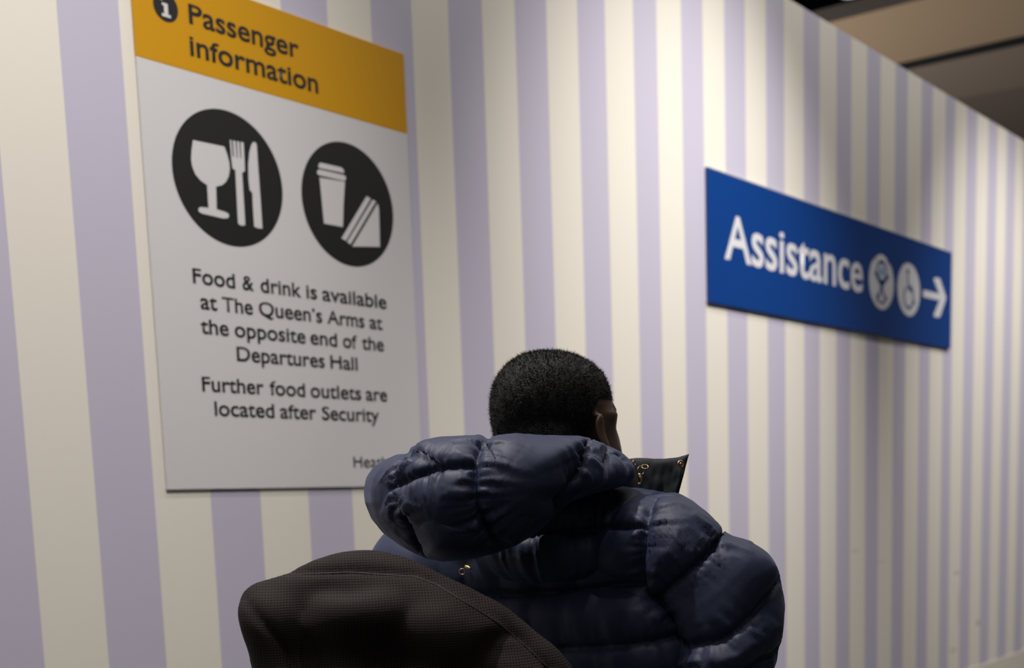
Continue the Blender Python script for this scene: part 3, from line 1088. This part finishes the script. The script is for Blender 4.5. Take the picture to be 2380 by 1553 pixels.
bagb = []
for a, c in ((B(640, 1420, 1.39, 60), B(840, 1380, 1.39, 85)), (B(840, 1380, 1.39, 85), B(1010, 1440, 1.39, 90)), (B(1010, 1440, 1.39, 90), B(1200, 1560, 1.40, 90)),
             (B(650, 1470, 1.38, 90), B(660, 1900, 1.38, 100)), (B(840, 1480, 1.37, 130), B(840, 1900, 1.37, 160)), (B(1010, 1540, 1.37, 130), B(1010, 1900, 1.37, 160)),
             (B(1150, 1620, 1.38, 120), B(1150, 1900, 1.38, 150)), (B(650, 1650, 1.37, 110), B(1150, 1680, 1.37, 130))):
    bagb += chain(a[0], a[1], c[0], c[1])
zb_ = min(c.z - r for c, r in bagb)
V, E, F = melt(bagb, .005, 14)
lowz = V[:, 2].min()
# sits on the seat: stretch the hidden lower part down to it, flat underneath
zt = W(900, 1600, 1.36).z
m_ = V[:, 2] < zt
V[m_, 2] = zt + (V[m_, 2] - zt) * ((zt - SEAT + .02) / (zt - lowz))
V[:, 2] = np.maximum(V[:, 2], SEAT + .003)
BAGPX = [(600, 1600), (592, 1553), (584, 1526), (570, 1475), (560, 1430), (559, 1400), (566, 1381), (580, 1370), (597, 1361), (631, 1354), (664, 1341), (698, 1326), (732, 1311), (782, 1295),
         (832, 1289), (883, 1291), (933, 1303), (984, 1323), (1034, 1350), (1085, 1380), (1118, 1402), (1152, 1417), (1185, 1433), (1236, 1468), (1286, 1509), (1322, 1553), (1350, 1600)]
V = fit_outline(V, (900, 1560), BAGPX, inset=3, power=1.5)
V[:, 2] = np.maximum(V[:, 2], SEAT + .003)
bag = empty('slumped_bag', (float(V[:, 0].mean()), float(V[:, 1].mean()), SEAT), 'slumped black mesh fabric bag in front of the seated person, at the bottom left', 'bag')
bag_seams = [[(640, 1352), (664, 1342), (705, 1335), (765, 1333), (816, 1331), (883, 1336), (967, 1342), (1017, 1361), (1060, 1388), (1110, 1418), (1160, 1450), (1230, 1510), (1280, 1560)],
             [(566, 1385), (590, 1420), (620, 1455), (655, 1500), (690, 1560)]]
sp = trace_seams(V, F, bag_seams)
NNb = normals(V, F)
kd = KDTree(len(sp))
for i, p in enumerate(sp):
    kd.insert(p[0], i)
kd.balance()
dist = np.array([kd.find(v)[2] for v in V])
x, y, d = to_px(V)
# a shallow dent under the seam, a bulging rim below it and a sagging front
facing = (NNb @ FWn) < 0
dents = [((800, 1370), (75, 22), -.012), ((1000, 1430), (190, 60), .010), ((860, 1530), (200, 70), -.030), ((1090, 1590), (160, 50), -.02), ((1120, 1470), (30, 20), .004), ((1165, 1480), (26, 14), -.005)]
dsp = np.zeros(len(V))
for (cx_, cy_), (sx_, sy_), a in dents:
    c = W(cx_, cy_, 1.31)
    rx, ry = sx_ * 1.31 / FPX, sy_ * 1.31 / FPX
    qv = V - np.array(c)
    dsp += a * np.exp(-((qv @ RIn) / rx) ** 2 - ((qv @ UPn) / ry) ** 2) * facing
lfn = np.array([noise.noise((v[0] * 11, v[1] * 11, v[2] * 11)) for v in V])
h = .0065 * np.sqrt(1 - (1 - np.clip(dist / .02, 0, 1)) ** 2) + .004 * lfn - .002 * np.exp(-(dist / .003) ** 2) + dsp
V = V + NNb * h[:, None]
V = lap(V, E, 2, .4)
V[:, 2] = np.maximum(V[:, 2], SEAT + .003)
make('bag_body', V, F, mesh_m, bag)
bag_bvh = BVHTree.FromPolygons([Vector(v) for v in V], F)


def piping(name, pts, r, m, parent, bvh, lift=0):
    P = []
    for (x0, y0), (x1, y1) in zip(pts[:-1], pts[1:]):
        n = max(1, int(math.hypot(x1 - x0, y1 - y0) / 8))
        for k in range(n):
            a = k / n
            ray = (FW + RI * ((x0 + (x1 - x0) * a - CX) / FPX) - UP * ((y0 + (y1 - y0) * a - CY) / FPX)).normalized()
            hh = bvh.ray_cast(CAM, ray)
            if hh[0] is not None:
                P.append(hh[0] - ray * lift)
    bm = bmesh.new()
    rows = []
    for i, p in enumerate(P):
        t = (P[min(i + 1, len(P) - 1)] - P[max(i - 1, 0)]).normalized()
        a = t.cross(FW).normalized(); b_ = t.cross(a).normalized()
        rows.append([bm.verts.new(p + a * r * math.cos(k * math.pi / 4) + b_ * r * math.sin(k * math.pi / 4)) for k in range(8)])
    for A_, B_ in zip(rows[:-1], rows[1:]):
        for k in range(8):
            bm.faces.new((A_[k], A_[(k + 1) % 8], B_[(k + 1) % 8], B_[k]))
    bm.faces.new(rows[0]); bm.faces.new(rows[-1][::-1])
    return from_bm(name, bm, m, parent, True)


pip_m = mat('piping_black', (.020, .014, .014), .7)
piping('piping', bag_seams[0][2:], .0011, pip_m, bag, bag_bvh)

# ------------------------------------------------------------------ bench under both (below the frame)
bc = (PELV + Vector((bag.location.x, bag.location.y, 0))) / 2
bench = empty('bench', (bc.x, bc.y, 0), 'low dark padded bench under the seated person and the bag', 'bench')
ax = Vector((FW.x, FW.y, 0)).normalized()
rot = Matrix.Translation((bc.x, bc.y, 0)) @ Matrix.Rotation(math.atan2(ax.y, ax.x), 4, 'Z')
o = from_bm('seat', box_bm(-.42, .38, -.50, .62, SEAT - .09, SEAT, bevel=.02), mat('seat_black', (.02, .02, .022), .5), bench); o.matrix_world = rot
steel = mat('steel', (.35, .35, .36), .3, metal=1)
o = from_bm('frame', box_bm(-.38, .34, -.46, .58, SEAT - .12, SEAT - .091, bevel=.004), steel, bench); o.matrix_world = rot
for x_ in (-.36, .28):
    for y_ in (-.44, .52):
        o = from_bm('leg', box_bm(x_, x_ + .04, y_, y_ + .04, 0, SEAT - .121, bevel=.004), steel, bench); o.matrix_world = rot
